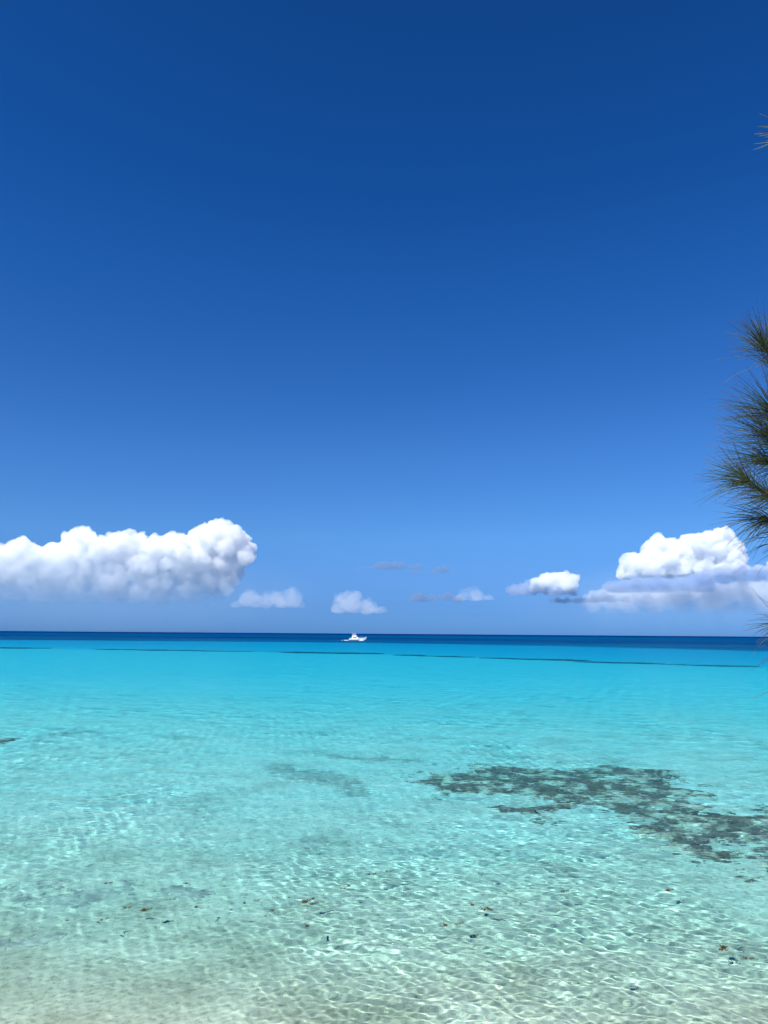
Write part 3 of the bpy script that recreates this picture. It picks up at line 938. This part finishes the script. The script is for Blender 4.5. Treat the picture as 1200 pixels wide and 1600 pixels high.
# ------------------------------------------------------------------ the shore pine whose needles hang in from the right
m_bark = simple_mat("pine_bark", (0.13, 0.10, 0.075), 0.85, 0.3, 0.4, 14.0)
m_twig = simple_mat("pine_twig", (0.10, 0.065, 0.04), 0.8, 0.3, 0.3, 30.0)
def needle_mat(name, lo, hi):
    m, nt, out = mat(name)
    tc = N(nt, "ShaderNodeTexCoord")
    n = N(nt, "ShaderNodeTexNoise", i_Scale=9.0, i_Detail=3.0)
    nt.links.new(tc.outputs["Object"], n.inputs["Vector"])
    r = ramp(nt, [(0.35, lo), (0.65, hi)], n.outputs["Fac"])
    b = N(nt, "ShaderNodeBsdfPrincipled", i_Roughness=0.5)
    nt.links.new(r.outputs[0], b.inputs["Base Color"])
    nt.links.new(b.outputs[0], out.inputs["Surface"])
    return m
NEEDLE_MATS = [needle_mat("needle_green", (0.010, 0.024, 0.010), (0.024, 0.048, 0.017)),
               needle_mat("needle_light_green", (0.026, 0.052, 0.018), (0.058, 0.092, 0.028)),
               needle_mat("needle_brown", (0.045, 0.028, 0.020), (0.110, 0.070, 0.048))]

def at(px, py, dist):
    return Vector((0, 0, CAM_H)) + px_dir(px, py) * dist

class Needles:
    def __init__(self, seed):
        self.v, self.f, self.m = [], [], []
        self.r = random.Random(seed)
    def one(self, p, d, L, droop, r0, mi, segs=5, sides=3):
        d = d.normalized()
        side = d.cross(Vector((self.r.gauss(0, 1), self.r.gauss(0, 1), self.r.gauss(0, 1)))).normalized()
        bend = self.r.gauss(0, 0.24)
        base = len(self.v)
        q = p.copy()
        a = d.cross(Vector((0.3, 0.2, 1))).normalized()
        for i in range(segs + 1):
            t = i / segs
            rr = r0 * (1 - 0.65 * t * t)
            b_ = d.cross(a).normalized()
            a = b_.cross(d).normalized()
            for k in range(sides):
                w = 2 * math.pi * k / sides
                self.v.append(tuple(q + a * (math.cos(w) * rr) + b_ * (math.sin(w) * rr)))
            d = (d + Vector((0, 0, -droop / segs)) + side * (bend / segs)).normalized()
            q = q + d * (L / segs)
        for i in range(segs):
            for k in range(sides):
                j = base + i * sides
                self.f.append((j + k, j + (k + 1) % sides, j + sides + (k + 1) % sides, j + sides + k))
                self.m.append(2 if (mi != 2 and i == segs - 1 and self.r.random() < 0.35) else mi)
    def spray(self, pts, n, L, spread=0.55, droop=0.35, t0=0.0, r0=0.00095, brown=0.12, tuft=0.35):
        """Needles along a twig given by pts, pointing outwards and forwards; a share of them bursts from its tip."""
        pts = [Vector(p) for p in pts]
        seg = len(pts) - 1
        for i in range(n):
            t = 1.0 if self.r.random() < tuft else t0 + (1 - t0) * self.r.random()
            t = min(t, 0.9999) * seg
            k = int(t)
            p = pts[k].lerp(pts[k + 1], t - k)
            d = (pts[k + 1] - pts[k]).normalized()
            o = Vector((self.r.gauss(0, 1), self.r.gauss(0, 1), self.r.gauss(0, 1)))
            o = (o - d * o.dot(d)).normalized()
            s_ = abs(self.r.gauss(0, spread)) + 0.05
            dd = d + o * s_
            u = self.r.random()
            mi = 2 if u < brown else 1 if u < 0.42 else 0
            self.one(p, dd, L * self.r.uniform(0.45, 1.2), droop * self.r.uniform(0.4, 2.2), r0, mi)
    def build(self, name, parent):
        o = link_mesh(name, self.v, self.f, None, parent, True)
        for m in NEEDLE_MATS:
            o.data.materials.append(m)
        o.data.polygons.foreach_set("material_index", self.m)
        o.data.update()
        return o

TX, TY = 3.55, 2.75
tz = float(terrain(np.array([TX]), np.array([TY]))[0])
pine = empty("pine_tree", (TX, TY, tz))
tag(pine, "shore pine with long drooping dark green needles hanging in at the right edge", "tree")
def local(P):
    return [Vector(p) - Vector((TX, TY, tz)) for p in P]

trunk_pts = [(0, 0, -0.3), (0.03, 0.02, 0.6), (0.10, 0.03, 1.6), (0.05, -0.02, 2.8), (0.12, 0.0, 4.0), (0.05, 0.05, 5.4), (0.0, 0.0, 6.8)]
mb = MB()
rad_t = [0.19, 0.16, 0.14, 0.115, 0.09, 0.055, 0.02]
for i in range(len(trunk_pts) - 1):
    mb.add(tube([trunk_pts[i], trunk_pts[i + 1]], rad_t[i], rad_t[i + 1], 12, cap=False))
mb.build("trunk", m_bark, pine, smooth=True)

def trunk_at(z):
    for a, b_ in zip(trunk_pts, trunk_pts[1:]):
        if a[2] <= z <= b_[2]:
            t = (z - a[2]) / (b_[2] - a[2])
            return Vector(a).lerp(Vector(b_), t)
    return Vector(trunk_pts[-1])

nd = Needles(5)
# (twig points px, py, distance), number of needles, length m
SPRAYS = [
    ([(1290, 700, 2.75), (1235, 640, 2.68), (1206, 590, 2.62), (1190, 558, 2.6), (1178, 534, 2.6)], 200, 0.145, 0.60, 0.25, 0.45),
    ([(1270, 560, 2.9), (1225, 540, 2.85), (1200, 528, 2.8)], 90, 0.15, 0.6, 0.15, 0.3),
    ([(1300, 720, 2.8), (1250, 680, 2.7), (1215, 650, 2.66), (1190, 632, 2.62)], 200, 0.18, 0.50, 0.25, 0.3),
    ([(1300, 740, 2.75), (1245, 715, 2.66), (1212, 690, 2.62), (1186, 668, 2.6)], 220, 0.18, 0.50, 0.30, 0.3),
    ([(1300, 760, 2.75), (1240, 735, 2.66), (1205, 715, 2.62), (1178, 704, 2.58)], 210, 0.18, 0.55, 0.35, 0.3),
    ([(1300, 830, 2.7), (1245, 800, 2.6), (1205, 775, 2.55), (1172, 752, 2.52), (1150, 738, 2.5)], 210, 0.15, 0.55, 0.35, 0.4),
    ([(1300, 850, 2.7), (1240, 820, 2.62), (1205, 802, 2.58), (1180, 796, 2.55)], 170, 0.15, 0.60, 0.55, 0.3),
    ([(1300, 800, 2.9), (1240, 780, 2.85), (1205, 765, 2.8), (1185, 760, 2.78)], 140, 0.14, 0.6, 0.35, 0.3),
    ([(1310, 870, 2.75), (1250, 845, 2.7), (1215, 830, 2.66)], 90, 0.15, 0.5, 0.6, 0.4),
    ([(1310, 462, 2.8), (1270, 452, 2.75), (1244, 445, 2.7)], 40, 0.12, 0.5, 0.05, 0.5),
    ([(1310, 960, 2.6), (1260, 962, 2.5), (1226, 958, 2.45)], 60, 0.125, 0.55, 0.25, 0.5),
    ([(1310, 980, 2.6), (1265, 990, 2.5), (1240, 1000, 2.45)], 36, 0.12, 0.45, 0.45, 0.5),
    ([(1320, 1020, 2.6), (1272, 1035, 2.5), (1244, 1052, 2.45)], 20, 0.12, 0.45, 0.45, 0.5),
    ([(1320, 200, 1.75), (1280, 200, 1.7), (1250, 196, 1.7)], 34, 0.075, 0.55, 0.20, 0.5),
]
twigs = []
for pts, n, L, spread, droop, tuft in SPRAYS:
    P = local([at(p[0] + (22 if 300 < pts[0][1] < 900 else 0), p[1] + 16, p[2]) for p in pts])
    nd.spray(P, int(n * 1.08), L, spread, droop, 0.12, 0.0010, 0.07, tuft * 0.7)
    twigs.append(P)
# the rest of the crown, outside the frame
rnd = random.Random(77)
def edge_ok(p):
    w = p + Vector((TX, TY, tz))
    q = cam_o.matrix_world.inverted() @ w
    return q.z > -0.1 or q.x / -q.z > (1250 - 600) / PXF0
extra = []
while len(extra) < 70:
    zt = rnd.uniform(1.2, 6.6)
    a = rnd.uniform(0, 2 * math.pi)
    L = rnd.uniform(0.7, 1.6) * (1.15 - 0.12 * zt)
    b0 = trunk_at(zt)
    dr = Vector((math.cos(a), math.sin(a), rnd.uniform(0.1, 0.6)))
    P = [b0, b0 + dr * L * 0.35, b0 + dr * L * 0.7 + Vector((0, 0, -0.04)), b0 + dr * L + Vector((0, 0, -0.14))]
    tip = P[-1] + (P[-1] - P[-2]).normalized() * 0.25
    if all(edge_ok(q) for q in (P[1], P[2], P[3], tip, P[-1] + Vector((-0.2, 0.05, -0.1)))):
        extra.append(P)
for P in extra:
    nd.spray(P, 110, 0.19, 0.6, 0.45, 0.35, 0.0012, 0.12, 0.3)
foliage = nd.build("foliage", pine)
for P in extra:
    MB().add(tube(P, 0.022, 0.004, 6)).build("branch", m_twig, pine, smooth=True)
for P in twigs:
    zt = max(0.8, min(6.2, P[0].z - 0.5))
    b0 = trunk_at(zt)
    mid = b0.lerp(P[0], 0.5) + Vector((0, 0, 0.12))
    o = MB().add(tube([b0, mid, P[0]], 0.028, 0.010, 7)).add(tube(P, 0.008, 0.0018, 6)).build("branch", m_twig, pine, smooth=True)
